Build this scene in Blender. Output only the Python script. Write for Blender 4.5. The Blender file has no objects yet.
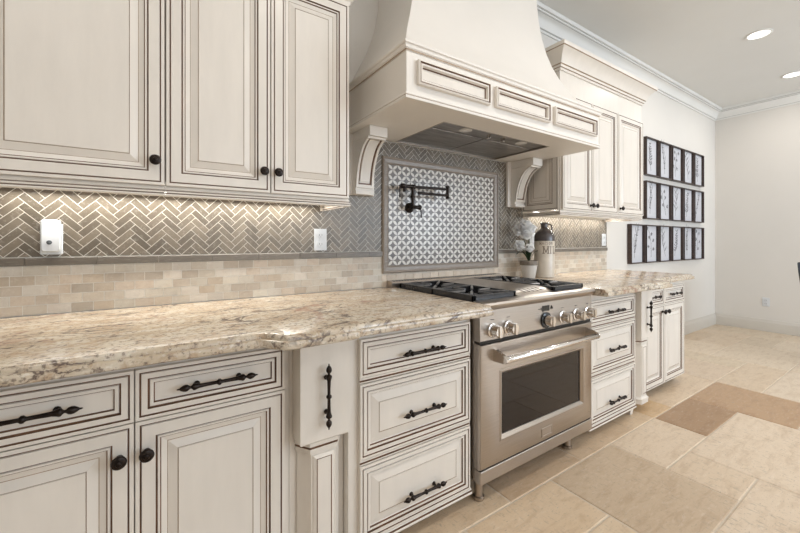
import bpy, bmesh, math, random
from mathutils import Vector, Matrix

random.seed(7)
S = bpy.context.scene
COL = S.collection
PI = math.pi

# ------------------------------------------------------------------ camera
cam_d = bpy.data.cameras.new('camera')
cam = bpy.data.objects.new('camera', cam_d)
COL.objects.link(cam)
cam.location = (0.0, -1.90, 1.19)
cam.rotation_euler = (PI / 2, 0, math.radians(56.216 - 90.0))
cam_d.sensor_width = 36.0
cam_d.lens = 369.0 / 800.0 * 36.0
cam_d.shift_y = -25.1 / 800.0
cam_d.clip_start = 0.02
S.camera = cam

# ------------------------------------------------------------------ world, lights, exposure
W = bpy.data.worlds.new('daylight')
S.world = W
W.use_nodes = True
W.node_tree.nodes['Background'].inputs[0].default_value = (0.75, 0.87, 1.0, 1)
W.node_tree.nodes['Background'].inputs[1].default_value = 2.0
S.view_settings.view_transform = 'Standard'
S.view_settings.look = 'None'
S.view_settings.gamma = 1.0
S.view_settings.use_curve_mapping = False
S.view_settings.exposure = -1.24

def area(name, loc, rot, sx, sy, power, color):
    d = bpy.data.lights.new(name, 'AREA')
    d.shape = 'RECTANGLE'
    d.size, d.size_y, d.energy, d.color = sx, sy, power, color
    o = bpy.data.objects.new(name, d)
    o.location, o.rotation_euler = loc, rot
    COL.objects.link(o)
    return o

COOL = (0.72, 0.85, 1.0)
WINDOWS = [(0.2, 2.2), (3.0, 4.6), (5.0, 6.4)]      # x spans of the tall windows in the wall opposite
for i, (a, b) in enumerate(WINDOWS):
    area('window_daylight', ((a + b) / 2, -5.42, 1.75), (PI / 2 + 0.10, 0, 0), b - a - 0.1, 1.6, (34, 130, 175)[i], COOL)
CAN_POWER = 17.0
CAN_COLOR = (1.0, 0.95, 0.89)
LED_COLOR = (1.0, 0.98, 0.92)
CANS = [(4.557, -0.93), (5.973, -0.91), (3.25, -1.75), (2.05, -1.60), (0.75, -1.60), (-0.55, -1.60), (0.75, -3.6), (2.05, -3.6), (3.35, -3.2), (4.65, -3.2)]

# ------------------------------------------------------------------ materials
def new_mat(name):
    m = bpy.data.materials.new(name)
    m.use_nodes = True
    nt = m.node_tree
    return m, nt, nt.nodes['Principled BSDF']

def ramp(nt, stops, fac):
    r = nt.nodes.new('ShaderNodeValToRGB')
    el = r.color_ramp.elements
    while len(el) < len(stops):
        el.new(0.5)
    for e, (p, c) in zip(el, stops):
        e.position = p
        e.color = (*c, 1)
    nt.links.new(fac, r.inputs[0])
    return r.outputs[0]

def noise(nt, scale, detail=4, rough=0.55, coord=None, dist=0.0):
    n = nt.nodes.new('ShaderNodeTexNoise')
    n.inputs['Scale'].default_value = scale
    n.inputs['Detail'].default_value = detail
    n.inputs['Roughness'].default_value = rough
    n.inputs['Distortion'].default_value = dist
    if coord:
        nt.links.new(coord, n.inputs['Vector'])
    return n.outputs['Fac']

def coords(nt, scale=(1, 1, 1), rot=(0, 0, 0)):
    t = nt.nodes.new('ShaderNodeTexCoord')
    mp = nt.nodes.new('ShaderNodeMapping')
    mp.inputs['Scale'].default_value = scale
    mp.inputs['Rotation'].default_value = rot
    nt.links.new(t.outputs['Object'], mp.inputs['Vector'])
    return mp.outputs[0]

def mix(nt, a, b, fac, mode='MIX'):
    m = nt.nodes.new('ShaderNodeMix')
    m.data_type = 'RGBA'
    m.blend_type = mode
    for sock, val in ((m.inputs[6], a), (m.inputs[7], b), (m.inputs[0], fac)):
        if isinstance(val, (int, float)):
            sock.default_value = val
        elif isinstance(val, tuple):
            sock.default_value = (*val, 1)
        else:
            nt.links.new(val, sock)
    return m.outputs[2]

def bump(nt, bs, h, strength=0.2, dist=0.01):
    b = nt.nodes.new('ShaderNodeBump')
    b.inputs['Strength'].default_value = strength
    b.inputs['Distance'].default_value = dist
    nt.links.new(h, b.inputs['Height'])
    nt.links.new(b.outputs[0], bs.inputs['Normal'])

def simple(name, color, rough=0.5, metal=0.0, var=0.06, scale=8.0, sc=(1, 1, 1), bumpy=0.0, spec=None):
    m, nt, bs = new_mat(name)
    co = coords(nt, sc)
    n = noise(nt, scale, 5, 0.6, co)
    lo = tuple(max(0, c * (1 - var)) for c in color)
    hi = tuple(min(1, c * (1 + var)) for c in color)
    nt.links.new(ramp(nt, [(0.3, lo), (0.7, hi)], n), bs.inputs['Base Color'])
    bs.inputs['Roughness'].default_value = rough
    bs.inputs['Metallic'].default_value = metal
    if spec is not None:
        bs.inputs['Specular IOR Level'].default_value = spec
    if bumpy:
        bump(nt, bs, n, bumpy, 0.004)
    return m

M = {}
M['paint'] = simple('cream_cabinet_paint', (0.77, 0.715, 0.645), 0.34, var=0.035, scale=3.0, sc=(6, 6, 1.2))
M['glaze'] = simple('brown_cabinet_glaze', (0.15, 0.075, 0.040), 0.5, var=0.4, scale=14)
M['softglaze'] = simple('thin_tan_cabinet_glaze', (0.36, 0.26, 0.18), 0.5, var=0.25, scale=14)
M['hood'] = simple('cream_plaster_paint', (0.82, 0.775, 0.715), 0.5, var=0.03, scale=2.0)
M['wall'] = simple('warm_white_wall_paint', (0.705, 0.672, 0.625), 0.75, var=0.015, scale=2.0, bumpy=0.02)
M['ceiling'] = simple('white_ceiling_paint', (0.74, 0.73, 0.70), 0.85, var=0.015, scale=2.0)
M['trimpaint'] = simple('white_trim_paint', (0.78, 0.77, 0.74), 0.45, var=0.02, scale=3.0)
M['greyline'] = simple('grey_trim_glaze', (0.22, 0.21, 0.20), 0.6, var=0.1)
M['baseboard'] = simple('greige_trim_paint', (0.60, 0.56, 0.50), 0.45, var=0.02, scale=3.0)
M['bronze'] = simple('dark_bronze', (0.026, 0.019, 0.016), 0.30, metal=0.75, var=0.4, scale=60)
M['black'] = simple('black_cast_iron', (0.024, 0.024, 0.027), 0.26, var=0.3, scale=60, bumpy=0.03)
M['castgrey'] = simple('worn_glare_cast_iron', (0.22, 0.22, 0.225), 0.3, metal=0.6, var=0.3, scale=40)  # grate fingers: specular glare on the worn bars put into this paler grey
M['blackgloss'] = simple('black_enamel', (0.012, 0.012, 0.014), 0.16, var=0.2, scale=20)
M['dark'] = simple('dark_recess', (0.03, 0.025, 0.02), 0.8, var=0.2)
M['chrome'] = simple('polished_steel', (0.72, 0.69, 0.66), 0.14, metal=1.0, var=0.03, scale=20)
M['white'] = simple('white_plastic', (0.66, 0.675, 0.69), 0.3, var=0.02)
M['slot'] = simple('grey_outlet_slot', (0.16, 0.16, 0.16), 0.5, var=0.1)
M['sensor'] = simple('dark_grey_lens', (0.12, 0.13, 0.14), 0.15, var=0.2)
M['grout'] = simple('pale_grout', (0.72, 0.69, 0.63), 0.9, var=0.05, scale=30)
M['floorgrout'] = simple('sand_grout', (0.62, 0.53, 0.43), 0.9, var=0.1, scale=30)
M['petal'] = simple('white_marble_petal', (0.73, 0.685, 0.63), 0.22, var=0.06, scale=25)
M['mosaicgrey'] = simple('grey_stone_diamond', (0.135, 0.110, 0.090), 0.3, var=0.25, scale=18)
M['framedark'] = simple('espresso_frame_wood', (0.040, 0.022, 0.016), 0.4, var=0.4, scale=10, sc=(1, 1, 8))
M['print'] = simple('pale_grey_paper', (0.56, 0.56, 0.59), 0.8, var=0.05, scale=10)
M['ink'] = simple('grey_botanical_ink', (0.17, 0.17, 0.18), 0.8, var=0.4, scale=60)
M['pot'] = simple('white_glazed_pot', (0.66, 0.63, 0.59), 0.3, var=0.05, scale=20)
M['potrim'] = simple('taupe_pot_rim', (0.19, 0.155, 0.12), 0.55, var=0.3, scale=60, bumpy=0.1)
M['soil'] = simple('dark_moss', (0.06, 0.05, 0.03), 0.9, var=0.5, scale=60, bumpy=0.4)
M['leaf'] = simple('dark_green_leaf', (0.022, 0.045, 0.018), 0.35, var=0.4, scale=20)
M['stem'] = simple('green_stem', (0.06, 0.08, 0.03), 0.5, var=0.3, scale=30)
M['flower'] = simple('white_flower_petal', (0.95, 0.94, 0.92), 0.5, var=0.02, scale=20)
M['jugcream'] = simple('cream_stoneware', (0.62, 0.55, 0.46), 0.28, var=0.1, scale=14)
M['jugbrown'] = simple('dark_brown_stoneware', (0.075, 0.062, 0.060), 0.2, var=0.3, scale=14)
M['juginked'] = simple('brown_print', (0.22, 0.17, 0.13), 0.5, var=0.2)
M['chairfabric'] = simple('slate_grey_upholstery', (0.055, 0.062, 0.075), 0.85, var=0.25, scale=90, bumpy=0.2)
M['chairwood'] = simple('dark_chair_wood', (0.05, 0.03, 0.02), 0.4, var=0.3, scale=10, sc=(1, 1, 8))
M['lampglass'] = simple('hood_lamp_lens', (0.72, 0.70, 0.68), 0.2, var=0.04)
M['filter'] = simple('brushed_dark_steel', (0.33, 0.31, 0.295), 0.36, metal=0.85, var=0.35, scale=5, sc=(1, 6, 1))

def stainless():
    m, nt, bs = new_mat('brushed_stainless_steel')
    co = coords(nt, (1.5, 60, 60))
    n = noise(nt, 6, 4, 0.6, co)
    nt.links.new(ramp(nt, [(0.2, (0.42, 0.375, 0.335)), (0.8, (0.51, 0.46, 0.415))], n), bs.inputs['Base Color'])
    bs.inputs['Metallic'].default_value = 1.0
    bs.inputs['Roughness'].default_value = 0.30
    r = nt.nodes.new('ShaderNodeMapRange')
    r.inputs[3].default_value, r.inputs[4].default_value = 0.24, 0.36
    nt.links.new(n, r.inputs[0])
    nt.links.new(r.outputs[0], bs.inputs['Roughness'])
    return m
M['steel'] = stainless()

def oven_glass():
    m, nt, bs = new_mat('dark_oven_glass')
    n = noise(nt, 3, 2, 0.5, coords(nt))
    nt.links.new(ramp(nt, [(0.3, (0.012, 0.007, 0.005)), (0.7, (0.022, 0.014, 0.010))], n), bs.inputs['Base Color'])
    bs.inputs['Roughness'].default_value = 0.04
    bs.inputs['IOR'].default_value = 1.42
    return m
M['ovenglass'] = oven_glass()

def glow(name, color, strength):
    m, nt, bs = new_mat(name)
    n = noise(nt, 2, 1, 0.5, coords(nt))
    nt.links.new(ramp(nt, [(0.0, color), (1.0, color)], n), bs.inputs['Emission Color'])
    bs.inputs['Emission Strength'].default_value = strength
    bs.inputs['Base Color'].default_value = (0.8, 0.8, 0.8, 1)
    return m
M['lampglow'] = glow('lit_lamp_lens', (1.0, 0.96, 0.90), 6.0)
M['windowglow'] = glow('daylit_window_pane', (0.80, 0.90, 1.0), 2.2)

def granite():
    m, nt, bs = new_mat('cream_brown_granite')
    co = coords(nt, (1, 1, 1))
    co2 = coords(nt, (1.0, 2.3, 1.6), (0, 0, 0.5))
    flow = noise(nt, 3.2, 6, 0.62, co2, 1.6)
    base = ramp(nt, [(0.28, (0.34, 0.24, 0.16)), (0.42, (0.51, 0.41, 0.295)), (0.55, (0.61, 0.525, 0.41)), (0.72, (0.69, 0.635, 0.545))], flow)
    mid = noise(nt, 26, 5, 0.65, co, 0.4)
    base = mix(nt, base, (0.44, 0.31, 0.20), ramp(nt, [(0.50, (0, 0, 0)), (0.64, (0.78, 0.78, 0.78))], mid))
    gr = noise(nt, 70, 4, 0.7, co)
    base = mix(nt, base, (0.17, 0.125, 0.10), ramp(nt, [(0.53, (0, 0, 0)), (0.63, (0.85, 0.85, 0.85))], gr))
    pale = noise(nt, 48, 3, 0.6, co2)
    base = mix(nt, base, (0.82, 0.78, 0.70), ramp(nt, [(0.57, (0, 0, 0)), (0.68, (0.5, 0.5, 0.5))], pale))
    # long dark and rust veins drifting through the slab
    vn = noise(nt, 2.1, 5, 0.6, co2, 2.2)
    vein = ramp(nt, [(0.470, (0, 0, 0)), (0.494, (0.9, 0.9, 0.9)), (0.506, (0.9, 0.9, 0.9)), (0.530, (0, 0, 0))], vn)
    brk = ramp(nt, [(0.46, (0, 0, 0)), (0.58, (1, 1, 1))], noise(nt, 7, 4, 0.6, co))
    vein = mix(nt, vein, brk, 1.0, 'MULTIPLY')
    base = mix(nt, base, (0.10, 0.07, 0.06), vein)
    rn = noise(nt, 5.0, 4, 0.6, co, 0.8)
    rust = ramp(nt, [(0.60, (0, 0, 0)), (0.70, (0.6, 0.6, 0.6))], rn)
    base = mix(nt, base, (0.27, 0.10, 0.055), rust)
    nt.links.new(base, bs.inputs['Base Color'])
    bs.inputs['Roughness'].default_value = 0.20
    return m
M['granite'] = granite()

def tile_mat(name, rough, vscale, vein=(0.5, 0.42, 0.33), pits=0.5, stretch=(1, 1, 1), veinamt=0.35, dashes=0.0):
    """stone tile: each tile's own colour sits in the mesh attribute 'tone'"""
    m, nt, bs = new_mat(name)
    at = nt.nodes.new('ShaderNodeAttribute')
    at.attribute_name = 'tone'
    co = coords(nt, stretch)
    n1 = noise(nt, vscale, 6, 0.65, co, 0.5)
    c = mix(nt, at.outputs['Color'], vein, ramp(nt, [(0.48, (0, 0, 0)), (0.72, (veinamt,) * 3)], n1), 'MULTIPLY')
    n2 = noise(nt, vscale * 7, 4, 0.7, co)
    c = mix(nt, c, tuple(v * 0.55 for v in vein), ramp(nt, [(0.585, (0, 0, 0)), (0.68, (pits,) * 3)], n2))
    n3 = noise(nt, vscale * 3, 4, 0.6, co, 0.3)
    c = mix(nt, c, (0.93, 0.88, 0.80), ramp(nt, [(0.55, (0, 0, 0)), (0.75, (0.18,) * 3)], n3))
    if dashes:
        co3 = coords(nt, (70, 26, 1), (0, 0, 0.15))
        n4 = noise(nt, 1.0, 4, 0.62, co3, 0.6)
        patch = noise(nt, 2.6, 3, 0.6, coords(nt))
        amt = mix(nt, ramp(nt, [(0.56, (0, 0, 0)), (0.68, (dashes,) * 3)], n4), ramp(nt, [(0.36, (0.12, 0.12, 0.12)), (0.62, (1, 1, 1))], patch), 1.0, 'MULTIPLY')
        c = mix(nt, c, tuple(v * 0.62 for v in vein), amt)
    nt.links.new(c, bs.inputs['Base Color'])
    bs.inputs['Roughness'].default_value = rough
    bump(nt, bs, n2, 0.12, 0.002)
    return m
M['travertine'] = tile_mat('travertine_floor_tile', 0.36, 11.0, vein=(0.60, 0.48, 0.36), stretch=(0.6, 1.9, 1), pits=0.75, veinamt=0.5, dashes=0.75)
M['herringbone'] = tile_mat('taupe_wood_look_stone', 0.33, 30.0, vein=(0.45, 0.40, 0.34), pits=0.25)
M['liner'] = tile_mat('grey_brown_liner_stone', 0.35, 22.0, vein=(0.42, 0.36, 0.30), pits=0.3, stretch=(0.4, 1, 3))
M['subway'] = tile_mat('tumbled_cream_marble', 0.45, 26.0, vein=(0.66, 0.54, 0.43), pits=0.3)

# ------------------------------------------------------------------ mesh helpers
class MB:
    def __init__(s):
        s.v, s.f, s.m, s.c = [], [], [], []
    def add(s, verts, faces, mat=0, col=None):
        n = len(s.v)
        s.v += [tuple(p) for p in verts]
        for f in faces:
            s.f.append([n + i for i in f])
            s.m.append(mat)
            s.c.append(col)
    def box(s, x0, x1, y0, y1, z0, z1, mat=0, col=None):
        s.add([(x0, y0, z0), (x1, y0, z0), (x1, y1, z0), (x0, y1, z0), (x0, y0, z1), (x1, y0, z1), (x1, y1, z1), (x0, y1, z1)],
              [(0, 3, 2, 1), (4, 5, 6, 7), (0, 1, 5, 4), (1, 2, 6, 5), (2, 3, 7, 6), (3, 0, 4, 7)], mat, col)
        return s
    def loft(s, loops, mats=0, cap0=True, cap1=True, closed=True):
        n = len(s.v)
        k = len(loops[0])
        for lp in loops:
            s.v += [tuple(p) for p in lp]
        for i in range(len(loops) - 1):
            mt = mats if isinstance(mats, int) else mats[i]
            for j in range(k if closed else k - 1):
                a, b = n + i * k + j, n + i * k + (j + 1) % k
                s.f.append([a, b, b + k, a + k]); s.m.append(mt); s.c.append(None)
        first = mats if isinstance(mats, int) else mats[0]
        last = mats if isinstance(mats, int) else mats[-1]
        if cap0:
            s.f.append([n + j for j in reversed(range(k))]); s.m.append(first); s.c.append(None)
        if cap1:
            s.f.append([n + (len(loops) - 1) * k + j for j in range(k)]); s.m.append(last); s.c.append(None)
        return s
    def lathe(s, prof, origin, axis=(0, 0, 1), seg=20, mat=0, mats=None):
        """prof: (radius, distance along axis)"""
        ax = Vector(axis).normalized()
        u = ax.orthogonal().normalized()
        w = ax.cross(u)
        o = Vector(origin)
        loops = []
        for r, t in prof:
            r = max(r, 1e-5)
            loops.append([o + ax * t + (u * math.cos(2 * PI * i / seg) + w * math.sin(2 * PI * i / seg)) * r for i in range(seg)])
        return s.loft(loops, mats if mats else mat)
    def tube(s, pts, r, seg=10, mat=0):
        pts = [Vector(p) for p in pts]
        rad = r if isinstance(r, (list, tuple)) else [r] * len(pts)
        loops = []
        ref = None
        for i, p in enumerate(pts):
            t = (pts[min(i + 1, len(pts) - 1)] - pts[max(i - 1, 0)]).normalized()
            if ref is None:
                ref = t.orthogonal().normalized()
            ref = (ref - t * ref.dot(t)).normalized()
            w = t.cross(ref)
            loops.append([p + (ref * math.cos(2 * PI * k / seg) + w * math.sin(2 * PI * k / seg)) * rad[i] for k in range(seg)])
        return s.loft(loops, mat)
    def prism(s, poly, fn, d0, d1, mat=0):
        """poly of (a,b) extruded from d0 to d1; fn(a,b,d) -> point"""
        return s.loft([[fn(a, b, d0) for a, b in poly], [fn(a, b, d1) for a, b in poly]], mat)
    def sweep(s, prof, path, mats=0, side=1, closed_ends=True):
        """profile (out, z) swept along an xy path with mitred corners; 'out' is to the right of travel when side=1"""
        P = [Vector((p[0], p[1])) for p in path]
        nrm = []
        for i in range(len(P) - 1):
            t = (P[i + 1] - P[i]).normalized()
            nrm.append(Vector((t.y, -t.x)) * side)
        loops = []
        for i, p in enumerate(P):
            if i == 0:
                n = nrm[0]
            elif i == len(P) - 1:
                n = nrm[-1]
            else:
                n = (nrm[i - 1] + nrm[i])
                n = n / max(0.2, n.dot(nrm[i]))
            loops.append([(p.x + n.x * o, p.y + n.y * o, z) for o, z in prof])
        n0 = len(s.v)
        k = len(prof)
        for lp in loops:
            s.v += lp
        for i in range(len(loops) - 1):
            for j in range(k - 1):
                mt = mats if isinstance(mats, int) else mats[j]
                a, b = n0 + i * k + j, n0 + i * k + j + 1
                s.f.append([a, b, b + k, a + k]); s.m.append(mt); s.c.append(None)
        if closed_ends:
            s.f.append([n0 + j for j in range(k)]); s.m.append(0); s.c.append(None)
            s.f.append([n0 + (len(loops) - 1) * k + j for j in reversed(range(k))]); s.m.append(0); s.c.append(None)
        return s
    def build(s, name, mats, parent=None, origin=None, smooth=None, bevel=None, recalc=True):
        """origin: where the object stands (for a top-level mesh); children are given in world coordinates and stored relative to their thing"""
        if not isinstance(mats, (list, tuple)):
            mats = [mats]
        root = parent
        while root is not None and root.parent is not None:
            root = root.parent
        off = Vector(root.location) if root is not None else Vector(origin or (0, 0, 0))
        me = bpy.data.meshes.new(name)
        me.from_pydata([tuple(Vector(p) - off) for p in s.v], [], s.f)
        for mt in mats:
            me.materials.append(M[mt] if isinstance(mt, str) else mt)
        me.polygons.foreach_set('material_index', s.m)
        if any(c is not None for c in s.c):
            ca = me.color_attributes.new('tone', 'FLOAT_COLOR', 'CORNER')
            for p in me.polygons:
                c = s.c[p.index] or (0.5, 0.5, 0.5)
                for li in p.loop_indices:
                    ca.data[li].color = (*c, 1)
        if recalc:
            bm = bmesh.new(); bm.from_mesh(me)
            bmesh.ops.recalc_face_normals(bm, faces=bm.faces)
            bm.to_mesh(me); bm.free()
        me.update()
        if smooth:
            me.polygons.foreach_set('use_smooth', [True] * len(me.polygons))
            me.set_sharp_from_angle(angle=math.radians(smooth))
        o = bpy.data.objects.new(name, me)
        COL.objects.link(o)
        if parent is not None:
            o.parent = parent
            if parent is root and False:
                pass
        else:
            o.location = off
        if bevel:
            b = o.modifiers.new('edge', 'BEVEL')
            b.width, b.segments, b.limit_method, b.angle_limit = bevel, 2, 'ANGLE', math.radians(40)
        return o

def tag(o, label=None, cat=None, group=None, kind=None):
    if label: o['label'] = label
    if cat: o['category'] = cat
    if group: o['group'] = group
    if kind: o['kind'] = kind
    return o

def thing(name, label, cat, loc, group=None):
    o = bpy.data.objects.new(name, None)
    o.empty_display_size = 0.1
    o.location = loc
    COL.objects.link(o)
    return tag(o, label, cat, group)

def copy_tree(o, loc=None, parent=None):
    c = o.copy()
    COL.objects.link(c)
    if parent is not None:
        c.parent = parent
    if loc is not None:
        c.location = loc
    for ch in list(o.children):
        copy_tree(ch, None, c)
    return c

# panels: rings of (inset, height, material of the faces leading to this ring); 0 paint, 1 glaze, 2 thin glaze
DOOR = [(0, 0, 0), (0, .019, 0), (.0095, .0195, 0), (.0105, .015, 1), (.0135, .015, 1), (.0145, .0195, 0), (.046, .0195, 0), (.047, .013, 1), (.0500, .013, 1),
        (.0515, .0165, 0), (.0565, .016, 0), (.0575, .012, 1), (.0595, .0115, 1), (.062, .010, 0), (.074, .006, 0), (.076, .006, 2), (.0775, .006, 0),
        (.099, .0145, 0), (.0995, .0125, 2), (.1012, .0125, 2), (.1018, .015, 0)]
DRAWER = [(0, 0, 0), (0, .019, 0), (.0085, .0195, 0), (.0095, .015, 1), (.0125, .015, 1), (.0135, .0195, 0), (.0275, .0195, 0), (.0285, .013, 1), (.0318, .013, 1),
          (.0335, .0165, 0), (.0415, .016, 0), (.0425, .011, 1), (.0445, .0105, 1), (.047, .010, 0)]
RAISED = DRAWER[:-1] + [(.047, .009, 0), (.080, .0155, 0), (.0805, .0135, 2), (.0825, .0135, 2), (.083, .0158, 0)]
SMALLPANEL = [(0, 0, 0), (0, .018, 0), (.007, .022, 0), (.0095, .017, 1), (.0125, .017, 1), (.0145, .019, 0), (.020, .018, 0), (.024, .006, 0), (.0255, .003, 1), (.0290, .003, 1), (.031, .004, 0)]

def panel(mb, fn, w, h, rings, base=0.0):
    loops = [[fn(i, i, d), fn(w - i, i, d), fn(w - i, h - i, d), fn(i, h - i, d)] for i, d, m in rings]
    mb.loft(loops, [r[2] for r in rings[1:]])
    mb.m[-1] = 0
    return mb
def front(x0, y, z0):
    return lambda a, b, d: (x0 + a, y - d, z0 + b)
def left_side(x, y1, z0):           # faces -x; a runs from the wall forward
    return lambda a, b, d: (x - d, y1 - a, z0 + b)
PGS = ['paint', 'glaze', 'softglaze']

HALF = [(.0095, 0), (.0092, .003), (.0065, .0055), (.0052, .008), (.0055, .03), (.0064, .052), (.0085, .060), (.0105, .065), (.0098, .069), (.0060, .072), (.0036, .075),
        (.0045, .078), (.0088, .083), (.0100, .088), (.0090, .094), (.0058, .100), (.0026, .104), (.0022, .108), (.0006, .111)]
HANDLE = [(r, -t) for r, t in reversed(HALF[1:])] + HALF

def handle(parent, cx, y, cz, vertical=False, name='handle'):
    mb = MB()
    ax = (0, 0, 1) if vertical else (1, 0, 0)
    mb.lathe(HANDLE, (cx, y - 0.025, cz), ax, 14)
    for s in (-1, 1):
        px, pz = (cx, cz + s * .058) if vertical else (cx + s * .058, cz)
        mb.lathe([(.0085, 0), (.0085, .003), (.0050, .006), (.0042, .015), (.0052, .025)], (px, y, pz), (0, -1, 0), 10)
    return mb.build(name, 'bronze', parent, smooth=45)

def knob(parent, cx, y, cz):
    mb = MB().lathe([(.010, 0), (.010, .003), (.006, .006), (.0055, .012), (.010, .016), (.0165, .020), (.0180, .0245), (.0160, .029), (.0105, .0315), (.0080, .0315), (.0065, .0345), (.0030, .0358), (.0002, .036)],
                    (cx, y, cz), (0, -1, 0), 20)
    return mb.build('knob', 'bronze', parent, smooth=40)

# ------------------------------------------------------------------ the room shell
XR, XL, YF, ZC = 6.744, -1.9, -5.5, 3.065
def structure(mb, name, mats, **kw):
    return tag(mb.build(name, mats, **kw), kind='structure')

structure(MB().box(XL - .15, XR + .15, 0, .15, -.1, ZC + .1), 'wall_back', 'wall')
structure(MB().box(XR, XR + .15, YF, -.0005, -.1, ZC + .1), 'wall_right', 'wall')
structure(MB().box(XL - .15, XL, YF, -.0005, -.1, ZC + .1), 'wall_left', 'wall')
wf = MB()
xs = [XL - .15] + [v for ab in WINDOWS for v in ab] + [XR + .15]
for i in range(0, len(xs), 2):
    wf.box(xs[i], xs[i + 1], YF - .15, YF - .0005, -.1, ZC + .1)
for a, b in WINDOWS:
    wf.box(a, b, YF - .15, YF - .0005, -.1, .55)
    wf.box(a, b, YF - .15, YF - .0005, 2.6, ZC + .1)
structure(wf, 'wall_front', 'wall')
for i, (a, b) in enumerate(WINDOWS):
    fr = MB()
    for x0, x1, z0, z1 in ((a, a + .06, .55, 2.6), (b - .06, b, .55, 2.6), (a + .06, b - .06, .55, .61), (a + .06, b - .06, 2.54, 2.6), ((a + b) / 2 - .02, (a + b) / 2 + .02, .61, 2.54), (a + .06, b - .06, 1.56, 1.6)):
        fr.box(x0, x1, YF - .10, YF - .04, z0, z1)
    fo = structure(fr, 'window_%d' % (i + 1), 'trimpaint')
    MB().box(a + .06, b - .06, YF - .075, YF - .07, .61, 2.54).build('pane', 'windowglow', fo)
structure(MB().box(XL - .15, XR + .15, YF, .0, ZC, ZC + .1), 'ceiling', 'ceiling')

# floor: travertine tiles of mixed sizes laid on a 29 cm grid
fl = MB()
G, X0, Y0 = 0.29, 1.65, -0.785
NI0, NI1, NJ0, NJ1 = -13, 18, -3, 17
TAN, PALE, SAND, GREY, BROWN = (.62, .50, .37), (.76, .67, .55), (.68, .57, .44), (.68, .60, .49), (.46, .31, .19)
used = {}
tiles = []
def put(i0, i1, j0, j1, c):
    for i in range(i0, i1):
        for j in range(j0, j1):
            if (i, j) in used: return False
    for i in range(i0, i1):
        for j in range(j0, j1):
            used[(i, j)] = 1
    tiles.append((i0, i1, j0, j1, c))
    return True
for t in [(0, 2, 0, 2, (.60, .50, .385)), (2, 4, 0, 1, (.73, .635, .52)), (2, 3, 1, 2, (.72, .62, .50)), (3, 6, 1, 3, (.76, .67, .56)), (1, 3, 2, 4, (.74, .65, .54)), (4, 6, 0, 1, (.40, .27, .165)),
          (6, 8, 0, 2, (.50, .35, .225)), (-2, 0, 0, 1, (.72, .60, .455)), (-1, 1, 2, 4, (.70, .60, .47)), (-2, 0, 1, 2, (.73, .62, .48)), (-3, -1, -1, 0, SAND), (-1, 1, -1, 0, (.60, .48, .36)), (1, 3, -1, 0, (.66, .54, .41)),
          (3, 4, -1, 0, (.70, .58, .44)), (4, 5, -1, 0, (.66, .50, .32)), (5, 8, -1, 0, (.74, .63, .50)), (6, 8, 2, 4, (.72, .62, .5)), (8, 11, 0, 1, (.70, .60, .48)), (8, 10, -2, 0, (.70, .60, .49)), (11, 14, -1, 1, (.74, .66, .55)),
          (10, 11, -2, 0, (.70, .62, .50)), (8, 11, 1, 3, (.74, .66, .56)), (11, 13, 1, 2, (.72, .63, .52)), (14, 16, 0, 2, (.76, .68, .57)), (11, 13, -3, -1, (.76, .67, .55)), (13, 15, -2, -1, (.72, .62, .50))]:
    put(*t)
rng = random.Random(3)
for i in range(NI0, NI1):
    for j in range(NJ0, NJ1):
        if (i, j) in used: continue
        sizes = [(2, 2), (3, 2), (2, 1), (1, 2), (2, 3)]
        rng.shuffle(sizes)
        for w, h in sizes + [(1, 1)]:
            c = rng.choice([PALE, PALE, SAND, GREY, GREY, (.72, .62, .5)])
            k = rng.uniform(.94, 1.05)
            if i + w <= NI1 and j + h <= NJ1 and put(i, i + w, j, j + h, tuple(v * k for v in c)):
                break
fl.box(XL, XR, YF, 0, -.1, -.003, 1)
for i0, i1, j0, j1, c in tiles:
    g = .0035
    x0, x1 = X0 + i0 * G + g, X0 + i1 * G - g
    y1, y0 = Y0 - j0 * .2875 - g, Y0 - j1 * .2875 + g
    x0, x1, y0, y1 = max(x0, XL), min(x1, XR), max(y0, YF), min(y1, -.001)
    if x1 - x0 < .01 or y1 - y0 < .01: continue
    e = .004
    fl.loft([[(x0, y0, -.003), (x1, y0, -.003), (x1, y1, -.003), (x0, y1, -.003)], [(x0 + e, y0 + e, 0), (x1 - e, y0 + e, 0), (x1 - e, y1 - e, 0), (x0 + e, y1 - e, 0)]], 0, cap0=False)
    for q in range(1, 6): fl.c[-q] = (c[0] * .93, c[1] * .855, c[2] * .77)
structure(fl, 'floor', ['travertine', 'floorgrout'])

# crown moulding, baseboards
CROWN = [(0, 2.925), (.012, 2.925), (.014, 2.940), (.016, 2.9405), (.016, 2.9435), (.026, 2.945), (.030, 2.966), (.046, 2.996), (.070, 3.016), (.080, 3.019), (.080, 3.0225), (.088, 3.024), (.090, 3.034), (.090, 3.0375), (.102, 3.039), (.108, 3.058), (.108, 3.0648), (0, 3.0648)]
CROWNM = [0, 0, 0, 1, 0, 0, 0, 0, 0, 1, 0, 0, 1, 0, 0, 0, 0]
structure(MB().sweep(CROWN, [(XL, -.0005), (XR - .0005, -.0005), (XR - .0005, YF)], CROWNM), 'trim_1', ['trimpaint', 'greyline'], smooth=35)
BASE = [(0, 0.0005), (.016, .0005), (.016, .118), (.013, .128), (.009, .134), (.008, .148), (.004, .156), (0, .158)]
structure(MB().sweep(BASE, [(3.80, -.0005), (XR - .0005, -.0005)]), 'baseboard_back', 'baseboard', smooth=35)
structure(MB().sweep(BASE, [(XR - .0005, -.017), (XR - .0005, YF)]), 'baseboard_right', 'baseboard', smooth=35)

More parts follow.
